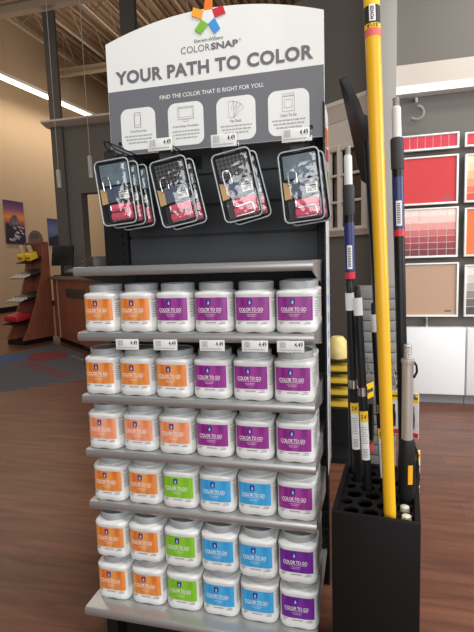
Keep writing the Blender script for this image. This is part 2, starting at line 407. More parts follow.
# header sign
HX0, HX1, HZ0, HZG, HZ1, RISE, HY = 0.0046, 0.6745, 1.4515, 1.6452, 1.788, 0.055, 0.252
hc = (HX0+HX1)/2; hw = (HX1-HX0)/2
def arch(x): return HZ1+RISE*(1-((x-hc)/hw)**2)
sg = L(MB().prism([(HX0, HZ0), (HX1, HZ0)]+[(HX1-2*hw*k/32, arch(HX1-2*hw*k/32)) for k in range(33)], HY, HY+0.008, 'y'), 'header_sign', white_m)
def S(b, name, m): return b.build(name, m, sg)
S(MB().box(HX0+0.001, HX1-0.001, HY-0.0006, HY-0.0001, HZ0+0.001, HZG), 'grey_band', grey_m)
yy = HY-0.0014
a = MB(); put_text(a, 'YOUR PATH TO COLOR', 0.034, 0.645, 1.664, 1.703, yy, 0.036, 1.06); S(a, 'heading', ink_m)
a = MB(); put_text(a, 'FIND THE COLOR THAT IS RIGHT FOR YOU.', 0.178, 0.502, 1.605, 1.617, yy, 0.004); S(a, 'subheading', whiteink_m)
a = MB(); put_text(a, 'COLOR', 0.253, 0.344, 1.727, 1.746, yy, -0.004, 1.0); put_text(a, 'SNAP', 0.347, 0.430, 1.727, 1.746, yy, 0.034); put_text(a, '®', 0.4325, 0.4385, 1.741, 1.747, yy); S(a, 'logo_lettering', ink_m)
a = MB(); put_text(a, 'Sherwin-Williams', 0.296, 0.385, 1.753, 1.7625, yy, 0.012); S(a, 'logo_lettering', ink_m)
pc = (0.342, 1.820); PR = 0.021
pet = [(245, 126, 40), (206, 48, 62), (70, 156, 222), (132, 192, 64), (246, 172, 62)]
for k, c in enumerate(pet):
    am = PI/2-2*PI*k/5
    p0 = Vector((math.cos(am+PI/5), math.sin(am+PI/5)))*PR; p1 = Vector((math.cos(am-PI/5), math.sin(am-PI/5)))*PR
    o = Vector((math.cos(am), math.sin(am))); s_ = (p1-p0)*0.13
    q = [p0-s_*0, p1+s_*0, p1+o*0.034+s_, p0+o*0.034+s_*1.6]
    a = MB(); a.prism([(pc[0]+v.x, pc[1]+v.y) for v in q], HY-0.003-0.0003*k, HY-0.0005, 'y'); S(a, 'logo_petal', mat('petal_%d' % k, c, 0.4, var=0.08, scale=20))
a = MB(); a.prism([(pc[0]+PR*math.cos(PI/2+PI/5+2*PI*k/5), pc[1]+PR*math.sin(PI/2+PI/5+2*PI*k/5)) for k in range(5)], HY-0.0032, HY-0.0005, 'y'); S(a, 'logo_centre', white_m)
cards = [(0.043, 0.160, 'ColorSnap App'), (0.202, 0.316, 'ColorSnap Visualizer'), (0.357, 0.476, 'Fan Deck'), (0.513, 0.632, 'Color To Go')]
for k, (x0, x1, tx) in enumerate(cards):
    a = MB(); a.prism(rrect(x0, x1, 1.464, 1.589, 0.024), HY-0.0012, HY-0.0007, 'y'); cd = S(a, 'sign_card', white_m)
    xc = (x0+x1)/2; y2 = HY-0.0018
    a = MB()
    def fr(xa, xb, za, zb, w=0.0012):
        for (p, q, r, s_) in ((xa, xb, za, za+w), (xa, xb, zb-w, zb), (xa, xa+w, za, zb), (xb-w, xb, za, zb)):
            a.mesh([(p, y2, r), (q, y2, r), (q, y2, s_), (p, y2, s_)], [(0, 1, 2, 3)])
    if k == 0: fr(xc-0.012, xc+0.010, 1.531, 1.576, 0.0016); fr(xc-0.012, xc+0.010, 1.538, 1.569)
    elif k == 1: fr(xc-0.025, xc+0.027, 1.540, 1.577, 0.0016); fr(xc-0.021, xc+0.023, 1.546, 1.573); fr(xc-0.007, xc+0.009, 1.533, 1.540)
    elif k == 2:
        fr(xc-0.022, xc-0.005, 1.530, 1.577)
        for j in range(1, 4):
            an = math.radians(-16*j); R_ = Matrix.Translation((xc-0.012, 0, 1.532)) @ Matrix.Rotation(-an, 4, 'Y')
            w = 0.0011
            for (p, q, r, s_) in ((0.006, 0.006+w, 0, 0.044), (-0.008, 0.006, 0.043, 0.044), (-0.008, -0.008+w, 0.02, 0.044)):
                a.mesh([(p, y2, r), (q, y2, r), (q, y2, s_), (p, y2, s_)], [(0, 1, 2, 3)], R_)
    else: fr(xc-0.018, xc+0.018, 1.530, 1.572); fr(xc-0.016, xc+0.016, 1.572, 1.579); fr(xc-0.012, xc+0.012, 1.540, 1.563)
    S(a, 'sign_icon', fine_m)
    a = MB(); ww = 0.0021*len(tx); put_text(a, tx, xc-ww, xc+ww, 1.516, 1.5235, y2, 0.012); S(a, 'card_heading', ink_m)
    a = MB(); lines(a, x0+0.012, x1-0.012, [(1.504, (0.0, 1.0)), (1.494, (0.04, 0.97)), (1.484, (0.12, 0.9))], 0.004, y2, k); S(a, 'card_fine_print', fine_m)
for x, z in ((0.038, 1.487), (0.637, 1.480)):
    a = MB(); a.rod((x, HY-0.006, z), (x, HY-0.0005, z), 0.005, n=12); S(a, 'screw', black_m)
# peg hooks
HK = [(0.085, 1.447, 0.075), (0.245, 1.440, 0.09), (0.43, 1.435, 0.09), (0.622, 1.432, 0.09)]
for hx, hz, hy in HK:
    a = MB()
    for dx in (-0.011, 0.011): a.tube([(hx+dx, 0.373, hz-0.012), (hx+dx, hy+0.03, hz-0.012), (hx+dx*0.9, hy+0.01, hz-0.006), (hx+dx*0.6, hy, hz+0.004)], 0.0022, 6)
    a.tube([(hx, 0.373, hz+0.004), (hx, hy+0.012, hz+0.004), (hx, hy-0.002, hz+0.002)], 0.0022, 6)
    a.box(hx-0.02, hx+0.02, 0.367, 0.3735, hz-0.024, hz+0.014)
    L(a, 'peg_hook', black_m)

# ------------------------------------------------------------------ price tags
def price_tag(x0, x1, z0, z1, y, label, group, tilt=0, clear=False):
    w = (x1-x0)/2; h = z1-z0
    t = thing('price_tag', label, 'price tag', ((x0+x1)/2, y, z0), (math.radians(tilt), 0, 0), group)
    if clear:
        MB().box(-w, w, 0, 0.0015, 0, h).build('clear_holder', clear_m, t); return t
    MB().box(-w, w, 0, 0.0012, 0, h, 0.0003).build('card', paper_m, t)
    a = MB(); bars(a, -w*0.82, -w*0.35, h*0.36, h*0.9, -0.0004, int(x0*1000), 16); a.build('bar_code', fine_m, t)
    a = MB(); put_text(a, '4.49', w*0.3, w*0.9, h*0.45, h*0.88, -0.0004, 0.012); a.build('price', inkk_m, t)
    a = MB(); lines(a, -w*0.85, w*0.85, [(h*0.16, (0, 0.95))], h*0.09, -0.0004, int(x0*997)); a.build('fine_print', fine_m, t)
    MB().box(-w, w*1.16, 0.0014, 0.0022, -0.001, h+0.001).build('clear_holder', clear_m, t)
    return t
od = ['leftmost', 'second from left', 'middle', 'second from right', 'rightmost']
for k, (x0, x1) in enumerate(((0.120, 0.188), (0.232, 0.300), (0.363, 0.431), (0.477, 0.545), (0.568, 0.636))):
    price_tag(x0, x1, 0.8765, 0.9055, -0.0035, 'white price tag under the highest jar shelf, %s of five printed ones' % od[k], 'price tags under the highest jar shelf')
price_tag(0.022, 0.10, 0.876, 0.9, -0.004, 'empty clear tag holder under the left end of the highest jar shelf', 'price tags under the highest jar shelf', clear=True)
for k, (x0, x1, z0) in enumerate(((0.206, 0.278, 1.414), (0.388, 0.458, 1.408), (0.577, 0.648, 1.404))):
    price_tag(x0, x1, z0, z0+0.033, 0.083, 'white price tag on a hook tip below the sign, %s of three' % ('leftmost', 'middle', 'rightmost')[k], 'price tags on the hook tips')

# ------------------------------------------------------------------ paint jars
NJ = 4.2
def sq_ring(hw, n, z, foot=0.0, m=56):
    """squircle ring; foot lifts the middle of each side so that the jar stands on its corners"""
    out = []
    for k in range(m):
        a = 2*PI*k/m; c, s_ = math.cos(a), math.sin(a)
        r = hw/((abs(c)**n+abs(s_)**n)**(1/n))
        out.append((r*c, r*s_, z+foot*abs(math.cos(2*a))**4))
    return out
JH = 0.1305
LW = 0.0522     # half width of the label wall
def front_y(x, off=0.0):
    h = LW+off
    return -(max(0.0, h**NJ-abs(x)**NJ))**(1/NJ)
def jar_meshes():
    body = MB()
    body.rings([sq_ring(0.042, 3.4, 0.001, 0.002), sq_ring(0.048, 3.5, 0.0, 0.003), sq_ring(0.0518, 4.0, 0.004, 0.003), sq_ring(0.0532, 4.2, 0.011, 0.001), sq_ring(0.0533, 4.2, 0.016),
        sq_ring(0.0529, 4.2, 0.0195), sq_ring(LW, NJ, 0.022), sq_ring(LW, NJ, 0.096), sq_ring(0.0531, 4.2, 0.0985), sq_ring(0.0531, 4.0, 0.1025), sq_ring(0.0515, 3.6, 0.106),
        sq_ring(0.048, 2.7, 0.1082), sq_ring(0.0445, 2.1, 0.1095), sq_ring(0.0435, 2.0, 0.113)], True, True)
    return body
def wall_pt(t, off):
    """point on the jar wall by angle t from the front centre, positive to the right"""
    a = -PI/2+t; c, s_ = math.cos(a), math.sin(a); r = (LW+off)/((abs(c)**NJ+abs(s_)**NJ)**(1/NJ))
    return r*c, r*s_
def strip(t0, t1, z0, z1, off=0.0006, n=28):
    vs = []
    for k in range(n+1):
        x, y = wall_pt(t0+(t1-t0)*k/n, off); vs += [(x, y, z0), (x, y, z1)]
    return vs, [(2*k, 2*k+2, 2*k+3, 2*k+1) for k in range(n)]
def bend(mb, off=0.0012):
    """lay flat print onto the curved front of the jar"""
    for v in mb.bm.verts: v.co.y = front_y(v.co.x, off)+v.co.y
def jar_proto(kind, m):
    t = thing('paint_jar', 'x', 'paint jar')
    jar_meshes().build('body', jar_m, t)
    a = MB(); a.lathe([(0.0435, 0.1105), (0.0462, 0.1112), (0.0466, 0.1275), (0.0455, 0.1298), (0.0430, 0.1303), (0.0420, 0.1285), (0.0410, 0.1277), (0.004, 0.1277)], n=40)
    a.build('lid', lid_m, t)
    a = MB(); a.mesh(*strip(-0.80, 0.735, 0.0325, 0.0925)); lb = a.build('label', m, t)
    a = MB()
    put_text(a, 'COLOR TO GO', -0.036, 0.027, 0.0560, 0.0655, 0, 0.012); lines(a, -0.034, 0.025, [(0.0532, (0, 1))], 0.0011, 0, 3); lines(a, -0.017, 0.010, [(0.0475, (0, 1)), (0.0435, (0.1, 0.9))], 0.0008, 0, 4)
    bend(a); a.build('lettering', whiteink_m, lb)
    a = MB(); a.mesh([(x, 0, z) for x in (-0.0130, -0.0065, -0.0005) for z in (0.0725, 0.0875)], [(0, 2, 3, 1), (2, 4, 5, 3)]); bend(a)
    a.build('emblem', navy_m, lb)
    a = MB(); a.mesh([(x, 0, z) for x, z in ((-0.009, 0.0745), (-0.0045, 0.0745), (-0.004, 0.0785), (-0.0065, 0.0855), (-0.0095, 0.079))], [(0, 1, 2, 3, 4)]); bend(a, 0.0017); a.build('emblem_mark', mat('mark_pale', (190, 190, 220), 0.5), lb)
    a = MB()
    lines(a, -0.040, -0.029, [(0.0275, (0, 1)), (0.0235, (0, 0.6))], 0.002, 0, 5)
    lines(a, -0.016, 0.012, [(0.0255, (0, 1))], 0.0026, 0, 6)
    lines(a, 0.020, 0.037, [(0.0275, (0.3, 1)), (0.0235, (0, 1))], 0.002, 0, 7)
    bend(a, 0.0008)
    for j, z in enumerate((0.088, 0.078, 0.072, 0.066, 0.060, 0.054, 0.048, 0.042)):
        vs, fs = strip(0.86, 1.35-0.09*(j % 3), z, z+0.002, 0.0005, 8); a.mesh(vs, fs)
    a.build('fine_print', mat('print_mid_grey', (138, 138, 140), 0.6), t)
    return t
orange_m = streak_mat('label_orange', (222, 116, 38), (240, 164, 92)); salmon_m = streak_mat('label_salmon', (232, 132, 84), (246, 176, 138))
purple_m = streak_mat('label_magenta', (132, 28, 126), (168, 66, 158)); violet_m = streak_mat('label_violet', (104, 26, 138), (122, 46, 156))  # the paler magenta streaks stand in for reflection glare
green_m = streak_mat('label_green', (124, 190, 36), (146, 204, 62)); cyan_m = streak_mat('label_cyan', (46, 156, 218), (80, 178, 228))
# emblem light figure is part of the emblem colour block: small white S-shaped mark
protos = {}
for kd, m in (('orange', orange_m), ('salmon', salmon_m), ('purple', purple_m), ('violet', violet_m), ('green', green_m), ('blue', cyan_m)):
    protos[kd] = jar_proto(kd, m)
    em = [o for o in bpy.data.objects if o.name.startswith('emblem') and o.parent and o.parent.parent == protos[kd]][0]
used = set()
cname = {'orange': 'orange', 'salmon': 'pale orange', 'purple': 'magenta', 'violet': 'purple', 'green': 'green', 'blue': 'blue'}
pos6 = ['leftmost', 'second from left', 'third from left', 'third from right', 'second from right', 'rightmost']
rows = [(SZ[1], 'on the highest jar shelf', 'ooaaaa'), (SZ[2], 'on the second jar shelf from top', 'oooppp'), (SZ[3], 'on the third jar shelf from top', 'ssspaa'),
        (SZ[4], 'on the fourth jar shelf from top', 'oogbbp'), (0.1299+JH, 'in the upper layer of the bottom shelf', 'oogbbv'), (0.1299, 'in the lower layer of the bottom shelf', 'oogbbv')]
KM = {'o': 'orange', 's': 'salmon', 'a': 'purple', 'p': 'purple', 'v': 'violet', 'g': 'green', 'b': 'blue'}
def place_jar(kd, x, y, z, label, group, rz):
    if kd in used: o = copy_tree(protos[kd])
    else: o = protos[kd]; used.add(kd)
    o.location = (x, y, z); o.rotation_euler = (0, 0, rz); o['label'] = label; o['group'] = group
rj = random.Random(3)
DX = (-0.002, -0.012, -0.012, -0.011, -0.007, -0.007); JY = (0.056, 0.060, 0.061, 0.061, 0.040, 0.040)
for ri, (z, where, seq) in enumerate(rows):
    base = ri >= 4
    for c in range(6):
        kd = KM[seq[c]]
        jx = 0.0745+0.1085*c+DX[ri]-(5-c)*(0.001, 0.0017, 0.0018, 0.001, 0.0006, 0.0006)[ri]+rj.uniform(-0.0008, 0.0008); jy = JY[ri]+rj.uniform(-0.002, 0.002)
        place_jar(kd, jx, jy, z+0.0004+(0.0004 if ri == 4 else 0), 'white jar with %s label, %s %s' % (cname[kd], pos6[c], where), 'paint jars %s' % where, math.radians(rj.uniform(-0.5, 0.5)))
    kd = KM[seq[5]]
    place_jar(kd, 0.0745+0.1085*5-0.003+DX[ri], JY[ri]+0.112, z+0.0004+(0.0004 if ri == 4 else 0), 'white jar behind the rightmost jar %s' % where, 'paint jars in the second rank', 0)

# ------------------------------------------------------------------ roller kits in clear packs
grid_m = mat('screen_grey', (112, 112, 108), 0.5)
def dotted(m, c2, sc):
    nt = m.node_tree; b = nt.nodes['Principled BSDF']
    ck = nt.nodes.new('ShaderNodeTexChecker'); ck.inputs['Scale'].default_value = sc
    mp = nt.nodes.new('ShaderNodeMapping'); mp.inputs['Rotation'].default_value = (0, math.radians(45), 0); mp.inputs['Location'].default_value = (0, 0.003, 0)
    tc = nt.nodes.new('ShaderNodeTexCoord'); nt.links.new(tc.outputs['Object'], mp.inputs[0]); nt.links.new(mp.outputs[0], ck.inputs['Vector'])
    ck.inputs['Color1'].default_value = lin((88, 88, 84))+(1,); ck.inputs['Color2'].default_value = lin(c2)+(1,)
    nt.links.new(ck.outputs['Color'], b.inputs['Base Color'])
dotted(grid_m, (40, 40, 40), 125)
pale_card = mat('card_blue_grey', (118, 136, 146), 0.4, var=0.45, scale=35)
def kit_proto(y0=0.0):
    t = thing('roller_kit', 'x', 'roller kit')
    w, h = 0.052, 0.182   # origin: hanging hole at the top
    def ringz(w_, z0, z1, r, y): return [(p[0], y, p[1]) for p in rrect(-w_, w_, z0, z1, r)]
    a = MB(); a.rings([ringz(w-0.008, -h+0.008, -0.008, 0.008, 0.016), ringz(w, -h, 0, 0.012, -0.006), ringz(w+0.003, -h-0.003, 0.003, 0.014, -0.007), ringz(w+0.003, -h-0.003, 0.003, 0.014, -0.009)], True, False)
    a.build('tray', mat('tray_black', (54, 58, 63), 0.35), t)
    a = MB(); a.tube([(p[0], -0.0105, p[1]) for p in rrect(-w-0.001, w+0.001, -h-0.001, 0.001, 0.014)], 0.0021, 8, True); a.build('rim', rim_m, t)
    a = MB(); a.rings([ringz(w-0.003, -h+0.003, -0.003, 0.012, -0.011), ringz(w-0.006, -h+0.006, -0.006, 0.011, -0.024), ringz(w-0.012, -h+0.012, -0.012, 0.009, -0.027)], False, True)
    a.build('clear_cover', clear_m, t)
    a = MB()   # perforated screen at the top of the tray
    a.box(-w+0.008, w-0.008, 0.0, 0.008, -0.068, -0.008)
    a.build('grid', grid_m, t)
    for k, z in enumerate((-0.137, -0.160)):
        a = MB(); a.rod((-0.022, -0.006, z), (0.044, -0.006, z+0.0), 0.0, n=18, prof=[(0.006, 0), (0.0120, 0.001), (0.0125, 0.03), (0.0120, 0.065), (0.006, 0.066)]); a.build('roller_cover', pink_m, t)
    a = MB(); a.prism([(-0.047, -0.122), (-0.028, -0.120), (-0.028, -0.088), (-0.034, -0.080), (-0.047, -0.076)], -0.010, -0.002, 'y'); a.build('brush_handle', mat('handle_tan', (214, 172, 112), 0.5), t)
    a = MB(); a.prism([(-0.028, -0.119), (0.018, -0.117), (0.022, -0.074), (-0.028, -0.076)], -0.010, -0.003, 'y'); a.build('brush_sleeve', mat('sleeve_blue_grey', (84, 94, 112), 0.4, var=0.4, scale=60), t)
    a = MB(); a.prism([(0.018, -0.117), (0.044, -0.112), (0.044, -0.09), (0.022, -0.088)], -0.010, -0.0035, 'y'); a.build('brush_bristles', mat('bristle_dark', (66, 62, 66), 0.7), t)
    a = MB(); a.box(0.012, 0.042, -0.014, -0.0125, -0.112, -0.090); bl = a.build('paper_label', paper_m, t)
    a = MB(); bars(a, 0.015, 0.039, -0.109, -0.099, -0.0146, 4, 12); lines(a, 0.014, 0.040, [(-0.095, (0, 1))], 0.003, -0.0146, 5); a.build('bar_code', inkk_m, bl)
    a = MB()
    a.tube([(-0.030, -0.020, -0.086), (-0.031, -0.020, -0.058), (-0.028, -0.020, -0.050), (-0.020, -0.020, -0.047), (-0.012, -0.020, -0.050), (-0.009, -0.020, -0.058), (-0.009, -0.019, -0.082)], 0.0021, 7)
    a.tube([(-0.018, -0.020, -0.128), (-0.018, -0.0205, -0.142), (-0.012, -0.0205, -0.147), (0.030, -0.0205, -0.143), (0.034, -0.0205, -0.148), (0.036, -0.0205, -0.166), (0.032, -0.0205, -0.171), (-0.018, -0.020, -0.172)], 0.0019, 7)
    a.build('roller_frame', steel_m, t)
    a = MB(); a.prism(rrect(-0.018, 0.018, -0.004, 0.028, 0.006), -0.0085, -0.0075, 'y'); a.build('hang_tab', mat('tab_dark', (40, 40, 42), 0.4), t)
    return t
kp = kit_proto(); kfirst = True
KT = [ # hook, tilt, x of top centre, z of top, y front, spread
    (0.072, 1.409, 0.125, 5.0, 2.0, 3), (0.245, 1.397, 0.125, 10.0, 3.0, 2), (0.428, 1.402, 0.125, 11.0, 4.0, 2), (0.613, 1.390, 0.125, 5.0, -2.0, 2)]
hn = ['leftmost', 'second', 'third', 'rightmost']
rk = random.Random(5)
for i, (kx, kz, ky, tl, yw, n) in enumerate(KT):
    for j in range(n):
        o = kp if kfirst else copy_tree(kp); kfirst = False
        tj = tl+(0 if j == 0 else rk.uniform(-3, 3))
        o.location = (kx+0.010*j, ky+0.040*j, kz-0.004*j); o.rotation_euler = (math.radians(3 if j == 0 else 1), math.radians(-tj), math.radians(yw))
        o['label'] = 'clear packed roller kit with pink rollers, %s on the %s hook from left' % (['front one', 'second one', 'rear one'][j], hn[i]) if i in (1, 2) else 'clear packed roller kit with pink rollers, %s on the %s hook' % (['front one', 'second one', 'rear one'][j], hn[i])
        o['group'] = 'roller kits on the hooks'
        g = [c for c in bpy.data.objects if c.parent == o and c.name.startswith('grid')][0]
        g.material_slots[0].link = 'OBJECT'; g.material_slots[0].material = pale_card if i in (0, 3) else grid_m

# ------------------------------------------------------------------ pole rack
RX0, RX1, RY0, RY1, RZ = 0.716, 0.914, -0.095, 0.205, 0.512
RA = math.radians(-5); RC = ((RX0+RX1)/2, (RY0+RY1)/2)
RK = thing('pole_rack', 'black box rack with holed top holding painting poles', 'pole rack', (RC[0], RC[1], 0), (0, 0, RA))
def turned(h): dx, dy = h[0]-RC[0], h[1]-RC[1]; return (RC[0]+dx*math.cos(RA)-dy*math.sin(RA), RC[1]+dx*math.sin(RA)+dy*math.cos(RA))
a = MB(); th = 0.012
a.box(RX0, RX1, RY0, RY0+th, 0, RZ, 0.0015); a.box(RX0, RX1, RY1-th, RY1, 0, RZ, 0.0015); a.box(RX0, RX0+th, RY0+th, RY1-th, 0, RZ); a.box(RX1-th, RX1, RY0+th, RY1-th, 0, RZ)
a.box(RX0+th, RX1-th, RY0+th, RY1-th, 0.0, 0.02)
kx, ky = -(RX0+RX1)/2, -(RY0+RY1)/2
a.build('box', rack_m, RK, (kx, ky, 0))
# holed top plate on a grid of cells
S_ = (0.757, 0.8025, 0.847, 0.884); A_ = (0.743, 0.787, 0.832, 0.880)
HOLES = []
for r, y in enumerate((-0.055, -0.012, 0.031, 0.074, 0.117, 0.160)):
    for x in (S_ if r % 2 == 0 else A_): HOLES.append((x, y))
def holed_plate(z0, z1):
    a = MB()
    rowsy = [RY0+th, -0.0335, 0.0095, 0.0525, 0.0955, 0.1385, RY1-th]
    for r, y in enumerate((-0.055, -0.012, 0.031, 0.074, 0.117, 0.160)):
        xs_ = S_ if r % 2 == 0 else A_
        eds = [RX0+th]+[(p+q)/2 for p, q in zip(xs_, xs_[1:])]+[RX1-th]
        for c, xx in enumerate(xs_):
            n = 24; inn = []; out = []
            xa, xb, ya, yb = eds[c], eds[c+1], rowsy[r], rowsy[r+1]
            rad = min(0.0185, xx-xa-0.001, xb-xx-0.001)
            for k in range(n):
                an = 2*PI*k/n+PI/4; dx, dy = math.cos(an), math.sin(an)
                inn.append((xx+rad*dx, y+rad*dy))
                tx = ((xb if dx > 0 else xa)-xx)/dx if abs(dx) > 1e-9 else 1e9; ty = ((yb if dy > 0 else ya)-y)/dy if abs(dy) > 1e-9 else 1e9
                s = min(tx, ty); out.append((xx+s*dx, y+s*dy))
            # make sure the cell corners are covered
            a.rings([[(p[0], p[1], z1) for p in out], [(p[0], p[1], z1) for p in inn], [(p[0], p[1], z0) for p in inn], [(p[0], p[1], z0) for p in out]], False, False)
            for cxx, cyy in ((xa, ya), (xa, yb), (xb, ya), (xb, yb)):
                near = sorted(out, key=lambda p: (p[0]-cxx)**2+(p[1]-cyy)**2)[:2]
                a.mesh([(cxx, cyy, z1)]+[(p[0], p[1], z1) for p in near], [(0, 1, 2)])
    return a
holed_plate(0.494, 0.500).build('holed_top', rack_m, RK, (kx, ky, 0), fix=True)
holed_plate(0.250, 0.254).build('holed_tier', rack_m, RK, (kx, ky, 0), fix=True)

def pole(hole, top, name, label, cat, segs, zb=0.022, group=None):
    """segs: list of (part name, material, [(t0,r0),(t1,r1)...]) with t measured up the pole in height z"""
    hx, hy = turned(hole); tx, ty, tz = top
    d = Vector((tx-hx, ty-hy, tz-0.5)); k = 1/d.z
    def at(z): return Vector((hx, hy, 0.5))+d*((z-0.5)*k)
    p0 = at(zb); axis = d.normalized()
    t = thing(name, label, cat, tuple(p0), group=group)
    xa = (Vector((1, 0, 0))-axis*axis.x).normalized(); ya = axis.cross(xa)
    R = Matrix((xa, ya, axis)).transposed().to_4x4()
    for pn, m, pr in segs:
        a = MB(); a.lathe([(r, (z-zb)/axis.z) for z, r in pr], n=20, M=R); a.build(pn, m, t)
    return t, R, axis, zb
def wrap(mb, R, axis, zb, z0, z1, r, ang0, ang1, n=8):
    """label patch wrapped on a pole; angles in degrees, 0 = towards the camera side (-y)"""
    vs = []
    for k in range(n+1):
        an = math.radians(ang0+(ang1-ang0)*k/n)-PI/2
        for z in (z0, z1):
            vs.append(R @ Vector((r*math.cos(an), r*math.sin(an), (z-zb)/axis.z)))
    mb.mesh(vs, [(2*k, 2*k+2, 2*k+3, 2*k+1) for k in range(n)]); return mb
def thread(r, z0, z1, n=6):
    pr = []; h = (z1-z0)/n
    for k in range(n): pr += [(z0+k*h, r*0.8), (z0+(k+0.5)*h, r), (z0+(k+0.99)*h, r*0.8)]
    return pr+[(z1+0.001, r*0.5)]

GP = 'painting poles in the black rack'
# yellow fibreglass pole
yt, R, ax, zb = pole((0.847, -0.055), (0.7955, -0.03, 1.655), 'extension_pole', 'thick yellow fibreglass extension pole reaching past the top of the photo', 'pole',
    [('shaft', yellow_m, [(0.022, 0.012), (0.03, 0.0138), (0.6, 0.0140), (1.2, 0.0155), (1.6, 0.0168), (1.9, 0.0168)]), ], group=GP)
a = MB(); wrap(a, R, ax, zb, 1.603, 1.639, 0.0172, -75, 75); lb = a.build('dark_label', inkk_m, yt)
a = MB(); wrap(a, R, ax, zb, 1.606, 1.640, 0.0176, -22, 22); pl = a.build('white_plate', whiteink_m, lb)
def wrap_text(mb, body, R, ax, zb, z0, z1, r, a0, a1, vertical=True, bold=0.03):
    vs, fs = text_geo(body, bold)
    out = []
    for u, v in vs:
        z = z0+(z1-z0)*u if vertical else z0+(z1-z0)*v
        an = a1-(a1-a0)*v if vertical else a0+(a1-a0)*u
        an = math.radians(an)-PI/2
        out.append(R @ Vector((r*math.cos(an), r*math.sin(an), (z-zb)/ax.z)))
    mb.mesh(out, fs)
a = MB(); wrap_text(a, 'POWER', R, ax, zb, 1.609, 1.637, 0.0180, -13, 13); a.build('lettering', inkk_m, lb)
a = MB(); wrap(a, R, ax, zb, 1.593, 1.6028, 0.0171, -75, 75); b2 = a.build('yellow_label', yl_m, yt)
a = MB(); wrap_text(a, "6'-12'", R, ax, zb, 1.5945, 1.602, 0.0176, -40, 45, False); a.build('lettering', inkk_m, b2)
a = MB(); wrap(a, R, ax, zb, 1.577, 1.5928, 0.0171, -80, 80); a.build('pink_label', mat('band_pink', (232, 108, 96), 0.5, var=0.2, scale=300), yt)
a = MB(); wrap(a, R, ax, zb, 1.6395, 1.68, 0.0172, -75, 75); a.build('yellow_label', yl_m, yt)

# two blue and black extension poles with white threaded tips
def blue_pole(hole, top, label, zt, k=1.0):
    r = 0.0135
    t, R, ax, zb = pole(hole, top, 'extension_pole', label, 'pole', [
        ('lower_tube', pole_black, [(0.022, r*0.95), (zt-0.392*k, r*0.95)]),
        ('red_band', red_m, [(zt-0.392*k, r), (zt-0.372*k, r)]),
        ('blue_tube', blue_m, [(zt-0.372*k, r), (zt-0.222*k, r)]),
        ('collar', pole_black, [(zt-0.222*k, r*0.98), (zt-0.200*k, r*0.98)]),
        ('grip', grip_m, [(zt-0.200*k, r*1.05), (zt-0.196*k, r*1.12), (zt-0.12*k, r*1.14), (zt-0.112*k, r*1.05), (zt-0.110*k, r*0.8)]),
        ('white_tip', whitepole_m, [(zt-0.110*k, r*0.8), (zt-0.028*k, r*0.78), (zt-0.024*k, r*0.6)]),
        ('threaded_end', alum_m, [(z, q) for z, q in thread(r*0.62, zt-0.024*k, zt)])], group=GP)
    a = MB(); wrap(a, R, ax, zb, zt-0.362*k, zt-0.290*k, r+0.0005, -28, 28); p = a.build('paper_label', paper_m, t)
    a = MB()
    for q in range(12): wrap(a, R, ax, zb, zt-(0.355-0.005*q)*k, zt-(0.3525-0.005*q)*k, r+0.0009, -18, 14, 3)
    a.build('bar_code', inkk_m, p)
    return t
blue_pole((0.743, 0.160), (0.740, 0.14, 1.390), 'blue and black extension pole with white threaded tip, left in the rack', 1.392, 0.87)
blue_pole((0.880, 0.074), (0.853, 0.06, 1.476), 'blue and black extension pole with white threaded tip, right in the rack', 1.476, 0.82)
# three thin black poles with white price sleeves
def thin_pole(hole, top, label, rz=0):
    zt = top[2]; r = 0.0118
    t, R, ax, zb = pole(hole, top, 'extension_pole', label, 'pole', [
        ('lower_tube', pole_black, [(0.022, r), (zt-0.285, r)]),
        ('steel_ring', steel_m, [(zt-0.285, r*1.08), (zt-0.262, r*1.08)]),
        ('upper_tube', pole_black, [(zt-0.262, r*0.92), (zt-0.075, r*0.92)]),
        ('white_sleeve', whitepole_m, [(zt-0.075, r*0.97), (zt-0.030, r*0.97)]),
        ('tip', pole_black, [(zt-0.030, r*0.7), (zt-0.004, r*0.7), (zt, r*0.5)])], group=GP)
    a = MB(); wrap(a, R, ax, zb, zt-0.455, zt-0.325, r+0.0006, -55, 55); p = a.build('paper_label', paper_m, t)
    a = MB(); wrap(a, R, ax, zb, zt-0.352, zt-0.324, r+0.0010, -55, 55); yl = a.build('yellow_band', yl_m, p)
    a = MB(); wrap_text(a, "2'-4'", R, ax, zb, zt-0.345, zt-0.333, r+0.0014, -30, 30, False); a.build('lettering', inkk_m, p)
    a = MB()
    for k in range(6): wrap(a, R, ax, zb, zt-0.447+0.004*k, zt-0.445+0.004*k, r+0.001, -30, 30, 3)
    for k in range(8): wrap(a, R, ax, zb, zt-0.41+0.006*k, zt-0.408+0.006*k, r+0.001, -40, 38-9*(k % 3), 3)
    a.build('bar_code', fine_m, p)
thin_pole((0.757, 0.117), (0.7425, 0.10, 1.046), 'thin black pole with white sleeve, leftmost beside the side panel')
thin_pole((0.787, 0.074), (0.7625, 0.08, 1.035), 'thin black pole with white sleeve, second from left of three')
thin_pole((0.832, 0.074), (0.805, 0.1, 0.99), 'thin black pole with white sleeve, half behind the yellow pole')
